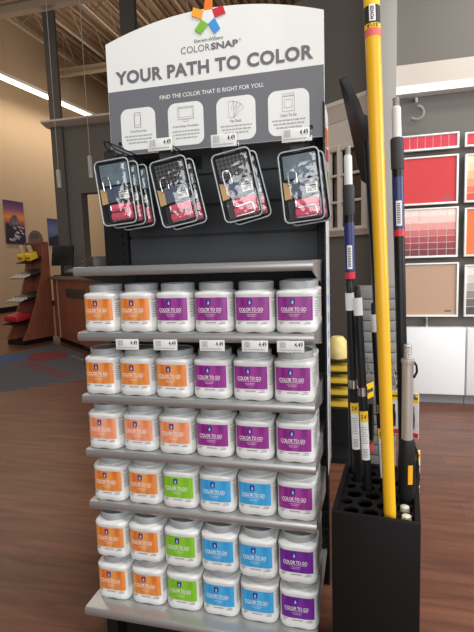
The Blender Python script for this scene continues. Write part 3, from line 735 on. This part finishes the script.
# grey aluminium pole with trigger handle
r = 0.0135; zt = 0.90
t, R, ax, zb = pole((0.884, 0.031), (0.879, -0.0, zt), 'extension_pole', 'silver pole with black trigger handle at the right of the rack', 'pole', [
    ('handle', mat('handle_black', (26, 26, 28), 0.55, spec=0.3), [(0.262, 0.0125), (0.47, 0.0125), (0.505, 0.0165), (0.53, 0.021), (0.60, 0.0215), (0.655, 0.019), (0.665, 0.0145)]),
    ('tube', alum_m, [(0.665, r), (zt-0.045, r)]),
    ('collar', alum_m, [(zt-0.045, r), (zt-0.043, r*1.15), (zt-0.036, r*1.15), (zt-0.034, r*0.75)]),
    ('threaded_end', alum_m, thread(r*0.72, zt-0.034, zt, 7))], group=GP)
a = MB(); a.prism([(0.014, 0.235), (0.024, 0.21), (0.026, 0.165), (0.020, 0.14), (0.014, 0.15), (0.020, 0.17), (0.020, 0.2), (0.014, 0.215)], -0.006, 0.006, 'y'); a.xf(a.bm.verts, R @ Matrix.Translation((0.002, 0, 0.40))); a.build('trigger', MATS['handle_black'], t)
a = MB(); wrap(a, R, ax, zb, 0.555, 0.605, 0.0222, 2, 32, 4); a.build('yellow_label', mat('label_amber', (250, 180, 30), 0.5), t)
a = MB(); a.tube([R @ Vector(p) for p in ((0.0138, -0.004, 0.80), (0.020, -0.006, 0.815), (0.019, -0.006, 0.83), (0.0138, -0.004, 0.838))], 0.003, 6); a.build('cord_loop', pole_black, t)
# two short white rods standing in the front holes
for (hx, hy), lb in (((0.884, -0.055), 'white rod end in the front corner hole of the rack'), ((0.880, -0.012), 'white rod end in the hole just before the silver pole')):
    t = thing('dowel', lb, 'rod', turned((hx, hy))+(0.022,), group='white rod ends in the rack')
    MB().lathe([(0.010, 0), (0.0115, 0.004), (0.0115, 0.474), (0.0105, 0.484), (0.007, 0.486)], n=18).build('rod', mat('rod_white', (214, 208, 192), 0.5), t)
# black pole sander leaning in the rack behind the yellow pole
t, R, ax, zb = pole((0.832, 0.160), (0.790, 0.255, 1.45), 'pole_sander', 'black flat-headed pole sander rising behind the yellow pole', 'pole sander', [
    ('pole', pole_black, [(0.022, 0.0105), (1.45, 0.0105)])], group=GP)
TL = Vector((0.724, 0.25, 1.602)); ux = Vector((0.062, 0.15, -0.262)); L_ = 0.30; uy = Vector((0.038, -0.09, -0.043))
ux.normalize(); uy = (uy-ux*uy.dot(ux)).normalized(); uz = ux.cross(uy); o0 = t.location; A0 = TL+uy*0.05
Mh = Matrix(((ux.x, uy.x, uz.x, A0.x-o0.x), (ux.y, uy.y, uz.y, A0.y-o0.y), (ux.z, uy.z, uz.z, A0.z-o0.z), (0, 0, 0, 1)))
HO = [(0, -0.048), (0, -0.034), (0.055, 0.022), (0.10, 0.044), (0.13, 0.048), (L_, 0.048), (L_, -0.048)]
a = MB(); a.prism(HO, -0.008, 0.006, 'z', M=Mh); sh = a.build('head_plate', black_m, t)
a = MB(); a.prism(HO, 0.0065, 0.011, 'z', M=Mh); a.build('pad', mat('pad_dark', (22, 23, 23), 0.6, spec=0.25), t)
a = MB(); a.box(L_*0.35, L_*0.72, -0.02, 0.02, -0.03, -0.0085, 0.005, M=Mh); a.rod(Mh @ Vector((L_*0.55, 0, -0.025)), Vector((0.790-o0.x, 0.255-o0.y, 1.43-o0.z)), 0.008); a.build('swivel_joint', MATS['handle_black'], t)

# ------------------------------------------------------------------ hanging tools on a slat post behind the rack
t = thing('slat_display', 'grey slatted display post with pegs behind the pole rack', 'display stand', (0.845, 0.52, 0))
a = MB(); z = 0.04
while z < 0.98: a.box(-0.082, 0.045, -0.004, 0.01, z, z+0.034, 0.002); z += 0.037
a.box(-0.082, 0.045, 0.01, 0.016, 0.02, 1.01); a.build('slat_panel', mat('slat_light', (136, 134, 130), 0.6), t)
MB().box(-0.09, 0.053, -0.05, 0.09, 0, 0.03, 0.003).build('base', black_m, t)
a = MB()
for x, z in ((-0.05, 0.76), (0.028, 0.76), (0.03, 0.72)): a.tube([(x, -0.004, z), (x, -0.24, z), (x, -0.25, z+0.012)], 0.003, 6)
for x, y, z in ((0.079, -0.24, 0.692), (0.083, -0.285, 0.527)): a.tube([(0.03, 0.0, z), (0.05, -0.03, z), (x, -0.12, z), (x, y, z), (x, y-0.01, z+0.012)], 0.003, 6)
a.build('peg_hook', steel_m, t)
def card(loc, rz, w, h, label, mainc, hd=True):
    t = thing('tool_card', label, 'packaged tool', loc, (0, 0, math.radians(rz)), 'carded tools behind the pole rack')
    MB().box(-w, w, 0, 0.002, -h, 0, 0.0004).build('backing_card', mat('card_%d' % mainc[0], mainc, 0.45), t)
    MB().box(-w+0.001, w-0.001, -0.0008, -0.0002, -h*0.22, -0.002).build('yellow_header', yl_m, t)
    a = MB(); put_text(a, 'MULTI TOOL', -w*0.8, w*0.8, -h*0.15, -h*0.08, -0.0012, 0.03) if False else lines(a, -w*0.8, w*0.8, [(-h*0.14, (0, 1))], h*0.05, -0.0012, 3); a.build('header_print', inkk_m, t)
    MB().box(-w+0.001, w-0.001, -0.0008, -0.0002, -h+0.002, -h*0.88).build('red_foot', red_m, t)
    a = MB(); a.prism([(-w*0.1, -h*0.8), (w*0.25, -h*0.78), (w*0.3, -h*0.55), (w*0.15, -h*0.4), (w*0.2, -h*0.3), (-w*0.05, -h*0.3), (-w*0.2, -h*0.55)], -0.012, -0.0005, 'y'); a.build('black_tool', MATS['handle_black'], t)
card((0.797, 0.33, 0.72), 62, 0.03, 0.23, 'dark carded tool with yellow top left of the yellow pole', (52, 52, 54))
card((0.868, 0.30, 0.705), -4, 0.021, 0.135, 'white carded tool with yellow top right of the yellow pole', (212, 210, 206))
card((0.924, 0.30, 0.70), -25, 0.016, 0.14, 'white carded tool with red foot right of the silver pole', (226, 222, 218))
card((0.928, 0.26, 0.535), 40, 0.018, 0.13, 'white carded tool lowest beside the silver pole handle', (216, 210, 206))

# yellow packs on a small black rack between stand and poles
t = thing('pack_shelf', 'small black rack seen between stand and pole rack', 'shelf', (0.66, 1.45, 0))
a = MB()
for z in (0.30, 0.365, 0.43, 0.495, 0.56): a.box(-0.14, 0.06, -0.1, 0.1, z, z+0.008)
MBs = MB(); MBs.box(-0.14, 0.06, 0.09, 0.1, 0, 0.62); MBs.box(-0.14, 0.06, -0.1, 0.09, 0, 0.03)
a.build('shelf', black_m, t); MBs.build('frame', black_m, t)
for k, z in enumerate((0.308, 0.373, 0.438, 0.503)):
    tag(MB().box(-0.06, 0.09, -0.08, 0.08, 0, 0.034, 0.006).build('yellow_pack', mat('pack_yellow', (232, 190, 60), 0.5, var=0.2, scale=40), None, (0.63, 1.45, z+0.0004)),
        'flat yellow pack on the small black rack, %s' % ('lowest', 'second lowest', 'second highest', 'topmost in a slot')[k], 'pack', 'yellow packs on the small rack')
tag(MB().rings([[(math.cos(2*PI*k/16)*rx, math.sin(2*PI*k/16)*ry, z) for k in range(16)] for rx, ry, z in ((0.055, 0.06, 0), (0.06, 0.065, 0.03), (0.05, 0.05, 0.09), (0.03, 0.03, 0.115))]).build('yellow_bag', mat('bag_yellow', (226, 205, 130), 0.5, var=0.25, scale=30), None, (0.65, 1.44, 0.5685)),
    'rounded pale yellow bag on top of the small black rack', 'bag')

# ------------------------------------------------------------------ counter area at the left
e = Vector((0.78, -0.626, 0)).normalized()
CT = thing('service_counter', 'reddish wood service counter with grey worktop', 'counter', (-3.66, 4.97, 0), (0, 0, math.atan2(e.y, e.x)))
MB().box(0.0, 3.4, 0.02, 0.7, 0.08, 0.93).build('body', lam_m, CT)
MB().box(0.02, 3.4, 0.06, 0.68, 0, 0.08).build('plinth', black_m, CT)
MB().box(-0.02, 3.42, -0.04, 0.74, 0.93, 0.975, 0.004).build('worktop', mat('worktop_taupe', (128, 108, 94), 0.4, var=0.08, scale=40), CT)
MB().box(0.20, 0.225, 0.008, 0.0195, 0.08, 0.93).build('edge_strip', mat('edge_pale', (196, 150, 120), 0.5), CT)
MB().box(0.62, 1.35, 0.01, 0.0195, 0.69, 0.81).build('dark_plate', mat('plate_black', (44, 42, 42), 0.3), CT)
for k in range(3): MB().box(0.78+0.14*k, 0.86+0.14*k, 0.014, 0.0195, 0.85, 0.895).build('red_mark', mat('mark_red', (190, 70, 50), 0.5), CT)
def on_counter(s, d, z=0.9755): p = CT.matrix_basis @ Vector((s, d, z)); return p
rzc = CT.rotation_euler.z
t = thing('receipt_printer', 'grey box printer on the counter behind the card terminal', 'printer', on_counter(0.60, 0.50), (0, 0, rzc))
MB().box(-0.22, 0.2, -0.14, 0.14, 0, 0.26, 0.01).build('body', mat('printer_grey', (86, 84, 82), 0.35), t); MB().box(-0.18, 0.16, -0.145, -0.1405, 0.04, 0.09).build('paper_slot', black_m, t)
t = thing('card_terminal', 'black card terminal at the front of the counter', 'card terminal', on_counter(0.70, 0.12), (0, 0, rzc))
MB().prism([(-0.1, 0), (0.13, 0), (0.13, 0.15), (-0.1, 0.05)], -0.16, 0.16, 'x').build('body', black_m, t)
MB().box(-0.12, 0.12, -0.05, 0.08, 0.0885, 0.097, M=Matrix.Rotation(math.radians(23.5), 4, 'X')).build('screen', mat('screen_pale', (170, 170, 168), 0.2), t)
MB().tube([(0.05, -0.1005, 0.02), (0.1, -0.115, 0.01), (0.2, -0.11, 0.012), (0.24, 0.02, 0.006)], 0.006, 6).build('cable', pole_black, t)
t = thing('monitor', 'black tilted monitor on the counter by the brush rack', 'monitor', on_counter(0.19, 0.10), (0, 0, rzc+0.9))
MB().box(-0.16, 0.16, -0.015, 0.015, 0.16, 0.46, 0.006, M=Matrix.Rotation(math.radians(-18), 4, 'X')).build('screen', black_m, t)
a = MB(); a.box(-0.09, 0.09, -0.08, 0.08, 0, 0.015); a.rod((0, 0.02, 0.015), (0, 0.08, 0.3), 0.018); a.build('stand', black_m, t)

# brush rack at the end of the counter
BR = thing('brush_rack', 'curved reddish wood rack of paint brushes at the counter end', 'brush rack', (-3.76, 5.02, 0), (0, 0, math.radians(76)))
prof = [(0.06, 0.07), (0.06, 1.465), (-0.03, 1.465), (-0.05, 1.25), (-0.09, 1.0), (-0.16, 0.79), (-0.24, 0.56), (-0.33, 0.36), (-0.41, 0.2), (-0.48, 0.09), (-0.48, 0.07)]
for y0 in (0, 0.36): MB().prism(prof, y0, y0+0.03, 'y').build('side_panel', lam_m, BR)
MB().box(0.03, 0.06, 0.03, 0.36, 0.07, 1.46).build('back_panel', lam_m, BR)
MB().box(-0.47, 0.04, 0.02, 0.38, 0, 0.07).build('base', black_m, BR)
for zf, xf in ((0.30, -0.55), (0.62, -0.44), (0.95, -0.36), (1.17, -0.24)):
    MB().prism([(0.03, zf+0.10), (xf, zf), (xf, zf+0.012), (0.03, zf+0.112)], 0.031, 0.359, 'y').build('shelf', black_m, BR)
MB().box(-0.05, 0.06, 0, 0.39, 1.465, 1.485).build('top', lam_m, BR)
a = MB(); a.prism([(0.345, 1.486)]+[(0.195+0.15*math.cos(PI*k/14), 1.52+0.14*math.sin(PI*k/14)) for k in range(15)]+[(0.045, 1.486)], -0.01, 0.012, 'x'); a.build('arched_sign', mat('arch_grey', (112, 100, 92), 0.6), BR)
a = MB(); lines(a, -0.1, 0.1, [(1.58, (0.1, 0.9)), (1.545, (0.05, 0.95))], 0.018, 0, 2, Matrix.Translation((-0.011, 0.195, 0)) @ Matrix.Rotation(-PI/2, 4, 'Z')); a.build('sign_print', mat('arch_print', (70, 62, 60)), BR)
def rackp(x, y, z): return tuple(BR.matrix_basis @ Vector((x, y, z)))
def shelf_top(zf, xf, lx): return zf+0.012+0.10*(lx-xf)/(0.03-xf)
for k in range(2):
    lx = -0.13; y = 0.10+0.17*k; z = shelf_top(1.17, -0.24, lx)
    t = thing('brush_pack', 'yellow brush pack on the top shelf of the brush rack, %s' % ('nearer one', 'farther one')[k], 'brush', rackp(lx, y, z+0.003), (0, -math.atan2(0.10, 0.27), math.radians(76)), 'yellow brush packs')
    MB().box(-0.09, 0.05, -0.055, 0.055, 0.012, 0.11, 0.006).build('pack', yl_m, t)
    MB().box(-0.03, 0.03, -0.02, 0.02, 0.1105, 0.22, 0.008).build('handle', mat('handle_pale', (206, 186, 150), 0.5), t)
    MB().box(-0.0915, -0.0905, -0.05, 0.05, 0.05, 0.065).build('print_band', inkk_m, t)
for r, (zf, xf, cnt) in enumerate(((0.95, -0.36, 5), (0.62, -0.44, 5))):
    for k in range(cnt):
        lx = xf+0.20; y = 0.062+0.066*k; z = shelf_top(zf, xf, lx)
        sl = math.atan2(0.10, 0.03-xf)
        t = thing('paint_brush', 'dark paint brush with pale tip on the %s brush shelf, %s from the front' % (('upper', 'lower')[r], ('first', 'second', 'third', 'fourth', 'fifth')[k]), 'brush', rackp(lx, y, z+0.004), (0, -sl, math.radians(76)), 'paint brushes on the brush rack')
        MB().box(-0.10, 0.22, -0.029, 0.029, 0.001, 0.028, 0.004).build('sleeve', mat('brush_sleeve_dark', (58, 62, 66), 0.3), t)
        a = MB(); a.rod((-0.101, 0, 0.014), (-0.23, 0, 0.0), 0, n=10, prof=[(0.018, 0), (0.010, 0.04), (0.014, 0.10), (0.006, 0.129)]); a.build('handle', mat('brush_handle_pale', (206, 200, 184), 0.4), t)
t = thing('red_pouch', 'red pouch on the lowest shelf of the brush rack', 'pouch', rackp(-0.40, 0.195, shelf_top(0.30, -0.55, -0.40)+0.012), (0, -0.15, math.radians(76)))
MB().box(-0.13, 0.13, -0.15, 0.15, 0.004, 0.10, 0.03, seg=3).build('pouch', mat('pouch_red', (176, 32, 44), 0.5), t)

# mat on the floor
def pquad(n, pts, z0, z1, m, parent=None):
    return MB().prism(pts, z0, z1, 'z').build(n, m, parent)
mt = thing('floor_mat', 'dark grey entrance mat with worn red and blue print on the wood floor', 'mat', (0, 0, 0))
pquad('mat', [(-1.86, 2.90), (-2.62, 4.07), (-3.50, 4.73), (-3.92, 2.9), (-3.2, 1.5)], 0.0005, 0.010, mat('mat_grey', (86, 86, 92), 0.95, var=0.25, scale=60, bump=0.5), mt)
pquad('blue_print', [(-3.6, 3.35), (-3.55, 3.85), (-3.3, 3.95), (-3.2, 3.75), (-3.35, 3.4)], 0.0102, 0.0108, mat('mat_blue', (60, 92, 134), 0.95, var=0.15), mt)
pquad('red_print', [(-3.18, 3.72), (-3.32, 4.0), (-3.15, 4.18), (-2.9, 4.1), (-2.7, 3.85), (-2.82, 3.6), (-3.0, 3.56)], 0.0102, 0.0108, mat('mat_red', (126, 52, 52), 0.95, var=0.2), mt)
a = MB()
for k in range(9):
    c = Vector((-2.95+0.105*k, 3.45-0.062*k, 0)); u = Vector((0.030, -0.018, 0)); v = Vector((0.05, 0.085, 0))
    a.prism([tuple((c-u-v).xy), tuple((c+u-v).xy), tuple((c+u*0.6+v).xy), tuple((c-u+v*0.7).xy)], 0.0102, 0.0107, 'z')
a.build('red_letters', MATS['mat_red'], mt)
a = MB()
for k in range(4):
    c = Vector((-2.66+0.12*k, 4.0-0.09*k-0.1, 0)); a.prism([(c.x-0.045, c.y), (c.x+0.02, c.y-0.05), (c.x+0.045, c.y), (c.x-0.02, c.y+0.04)], 0.0102, 0.0107, 'z')
a.build('grey_letters', mat('mat_pale', (130, 132, 140), 0.95), mt)

# posters on the beige wall
def poster(y0, y1, z0, z1, label, kind):
    t = thing('poster', label, 'poster', (-7.9, (y0+y1)/2, (z0+z1)/2), (0, 0, PI/2), 'posters on the beige wall')
    w = (y1-y0)/2; h = (z1-z0)/2       # local x along the wall, local -y out of it
    m = bpy.data.materials.new('poster_sky_'+kind); m.use_nodes = True; nt = m.node_tree; b = nt.nodes['Principled BSDF']; b.inputs['Roughness'].default_value = 0.4
    tc = nt.nodes.new('ShaderNodeTexCoord'); sp = nt.nodes.new('ShaderNodeSeparateXYZ'); rp = nt.nodes.new('ShaderNodeValToRGB')
    nt.links.new(tc.outputs['Generated'], sp.inputs[0]); nt.links.new(sp.outputs['Z'], rp.inputs[0]); nt.links.new(rp.outputs[0], b.inputs['Base Color'])
    cr = rp.color_ramp
    cols = ((0.0, (40, 40, 70)), (0.45, (150, 80, 80)), (0.62, (240, 150, 80)), (0.8, (140, 80, 130)), (1.0, (60, 44, 96))) if kind == 'peak' else ((0.0, (40, 50, 100)), (0.4, (90, 110, 160)), (0.6, (110, 120, 170)), (1.0, (60, 70, 120)))
    cr.elements[0].position = 0; cr.elements[0].color = lin(cols[0][1])+(1,); cr.elements[1].position = 1; cr.elements[1].color = lin(cols[-1][1])+(1,)
    for p, c in cols[1:-1]: el = cr.elements.new(p); el.color = lin(c)+(1,)
    MB().box(-w, w, -0.03, -0.0005, -h, h).build('canvas', m, t)
    if kind == 'peak':
        rr = random.Random(2)
        a = MB(); a.prism([(-0.7*w, -0.15*h), (-0.5*w, 0.12*h), (-0.28*w, 0.3*h), (-0.05*w, 0.36*h), (0.2*w, 0.28*h), (0.4*w, 0.02*h), (0.62*w, -0.15*h), (0.3*w, -0.3*h)], -0.032, -0.0302, 'y'); a.build('printed_peak', mat('peak_grey', (96, 88, 104), 0.5, var=0.5, scale=8), t)
        a = MB(); a.prism([(-0.99*w, -0.99*h), (0.99*w, -0.99*h), (0.99*w, -0.25*h), (0.5*w, -0.15*h), (0.0, -0.3*h), (-0.5*w, -0.1*h), (-0.99*w, -0.05*h)], -0.0318, -0.0301, 'y'); a.build('printed_slope', mat('slope_navy', (46, 44, 70), 0.5, var=0.4, scale=6), t)
        a = MB()
        for k in range(16):
            x = rr.uniform(-0.85, 0.6)*w; z = rr.uniform(-0.85, -0.2)*h
            a.prism([(x, z), (x+0.3*w, z-0.07*h), (x+0.34*w, z-0.02*h), (x+0.1*w, z+0.05*h)], -0.0335-0.0001*k, -0.0325, 'y')
        for k in range(5): x = (-0.4+0.16*k)*w; a.prism([(x, -0.1*h), (x+0.04*w, -0.08*h), (x+0.05*w, 0.2*h)], -0.0335, -0.0325, 'y')
        a.build('printed_snow', mat('snow_lilac', (206, 192, 206), 0.5), t)
    else:
        a = MB(); a.prism([(-0.99*w, -0.99*h), (0.99*w, -0.99*h), (0.99*w, -0.5*h), (0.2*w, -0.2*h), (-0.99*w, -0.45*h)], -0.032, -0.0302, 'y'); a.build('printed_slope', MATS['slope_navy'], t)
poster(9.15, 9.86, 1.745, 2.83, 'tall poster of a rocky peak under an orange and violet sky', 'peak')
poster(10.86, 11.5, 1.74, 2.5, 'blue violet poster half hidden behind the grey partition', 'blue')

# pendants and strip light
for (x, y, z0, z1, lb) in ((-3.425, 5.0, 2.24, 2.49, 'silver cylinder pendant lamp, left of the two over the counter'), (-2.905, 5.0, 2.34, 2.64, 'silver cylinder pendant lamp, right of the two, beside the sign edge')):
    t = thing('pendant_lamp', lb, 'lamp', (x, y, z0), group='pendant lamps over the counter')
    h = z1-z0
    MB().lathe([(0.026, 0.0), (0.032, 0.0), (0.033, h-0.01), (0.028, h), (0.006, h+0.006)], n=20).build('shade', mat('pendant_silver', (190, 186, 180), 0.4, 0.2), t)
    MB().rod((0, 0, h+0.005), (0, 0, 7.6-z0), 0.005, n=8).build('cord', mat('cord_grey', (176, 168, 158), 0.5), t)
p0 = Vector((-7.0, 4.5, 5.18)); p1 = Vector((-7.0, 12.65, 5.557))
t = thing('strip_light', 'long lit white strip lamp high along the beige wall', 'lamp', (-7.0, 8.575, 5.3685), (math.atan2(p1.z-p0.z, p1.y-p0.y), 0, 0))
hl = (p1-p0).length/2
MB().box(-0.04, 0.04, -hl, hl, 0.05, 0.13).build('housing', mat('housing_white', (220, 215, 205), 0.5), t)
for cy in (-2.4, 0.0, 2.4): MB().rod((0, cy, 0.1305), (0, cy, 2.0), 0.006, n=8).build('cord', MATS['cord_grey'], t)
MB().box(-0.04, 0.04, -hl, hl, -0.03, 0.0495).build('diffuser', mat('strip_glow', (255, 236, 212), emit=4), t)

# ------------------------------------------------------------------ light
def area(name, loc, target, size, sizey, power, col=(1, 1, 1)):
    l = bpy.data.lights.new(name, 'AREA'); l.shape = 'RECTANGLE'; l.size = size; l.size_y = sizey; l.energy = power; l.color = col
    o = bpy.data.objects.new(name, l); COL.objects.link(o); o.location = loc
    d = Vector(target)-Vector(loc); o.rotation_euler = d.to_track_quat('-Z', 'Y').to_euler()
    return o
area('storefront_daylight', (2.6, -6.3, 2.2), (0.6, 0.5, 1.0), 6.0, 3.2, 285, (0.97, 0.99, 1.0))
area('side_daylight', (4.6, 0.1, 2.1), (1.5, 1.2, 0.0), 2.6, 2.0, 130, (0.98, 0.99, 1.0))
for x, y in ((0.5, -0.9), (2.4, -0.6), (2.4, 1.2)): area('ceiling_and_fill_light', (x, y, 3.9), (x, y, 0), 1.2, 0.5, 34, (1.0, 0.97, 0.93))
for x, y in ((-3.5, 3.0), (-6.5, 2.6)): area('ceiling_and_fill_light', (x, y, 5.5), (x, y, 0), 1.2, 0.5, 22, (1.0, 0.9, 0.78))
sl = area('strip_lamp', (-7.0, 8.575, 5.33), (-7.0, 8.575, 0.0), 0.07, 2*hl-0.1, 95, (1.0, 0.84, 0.66)); sl.rotation_euler = (math.atan2(p1.z-p0.z, p1.y-p0.y), 0, 0)
area('ceiling_and_fill_light', (-4.0, 13, 5.2), (-6.5, 13.5, 0), 2.0, 2.0, 90, (1.0, 0.88, 0.72))  # added fill that brightens the beige wall beyond the partition
area('ceiling_fill_up', (-5.0, 9.5, 4.6), (-4.5, 9.0, 7.6), 3.0, 3.0, 42, (1.0, 0.88, 0.74))  # added upward fill that lifts the dark ceiling, no fixture there
area('cove_lamp', (1.9, 2.2, 2.9), (1.7, 2.6, 1.8), 1.6, 0.15, 4, (1.0, 0.95, 0.9))
w = bpy.data.worlds.new('World'); scene.world = w; w.use_nodes = True
bg = w.node_tree.nodes['Background']; bg.inputs[0].default_value = (0.85, 0.9, 1.0, 1); bg.inputs[1].default_value = 0.07

# ------------------------------------------------------------------ camera
yaw, pit, rol, f = 0.256, -0.1148, -0.0321, 474.97
fw = Vector((-math.sin(yaw)*math.cos(pit), math.cos(yaw)*math.cos(pit), math.sin(pit)))
rt = Vector((math.cos(yaw), math.sin(yaw), 0)); up = rt.cross(fw)
r2 = rt*math.cos(rol)+up*math.sin(rol); u2 = -rt*math.sin(rol)+up*math.cos(rol)
cam = bpy.data.cameras.new('camera'); co = bpy.data.objects.new('camera', cam); COL.objects.link(co)
co.matrix_world = Matrix(((r2.x, u2.x, -fw.x, 0.7711), (r2.y, u2.y, -fw.y, -1.1662), (r2.z, u2.z, -fw.z, 1.1071), (0, 0, 0, 1)))
cam.sensor_fit = 'VERTICAL'; cam.sensor_height = 24; cam.lens = f*24/632; cam.clip_start = 0.02; cam.clip_end = 100
scene.camera = co
vs = scene.view_settings; vs.view_transform = 'Standard'; vs.look = 'None'; vs.gamma = 1; vs.exposure = 0.14; vs.use_curve_mapping = False
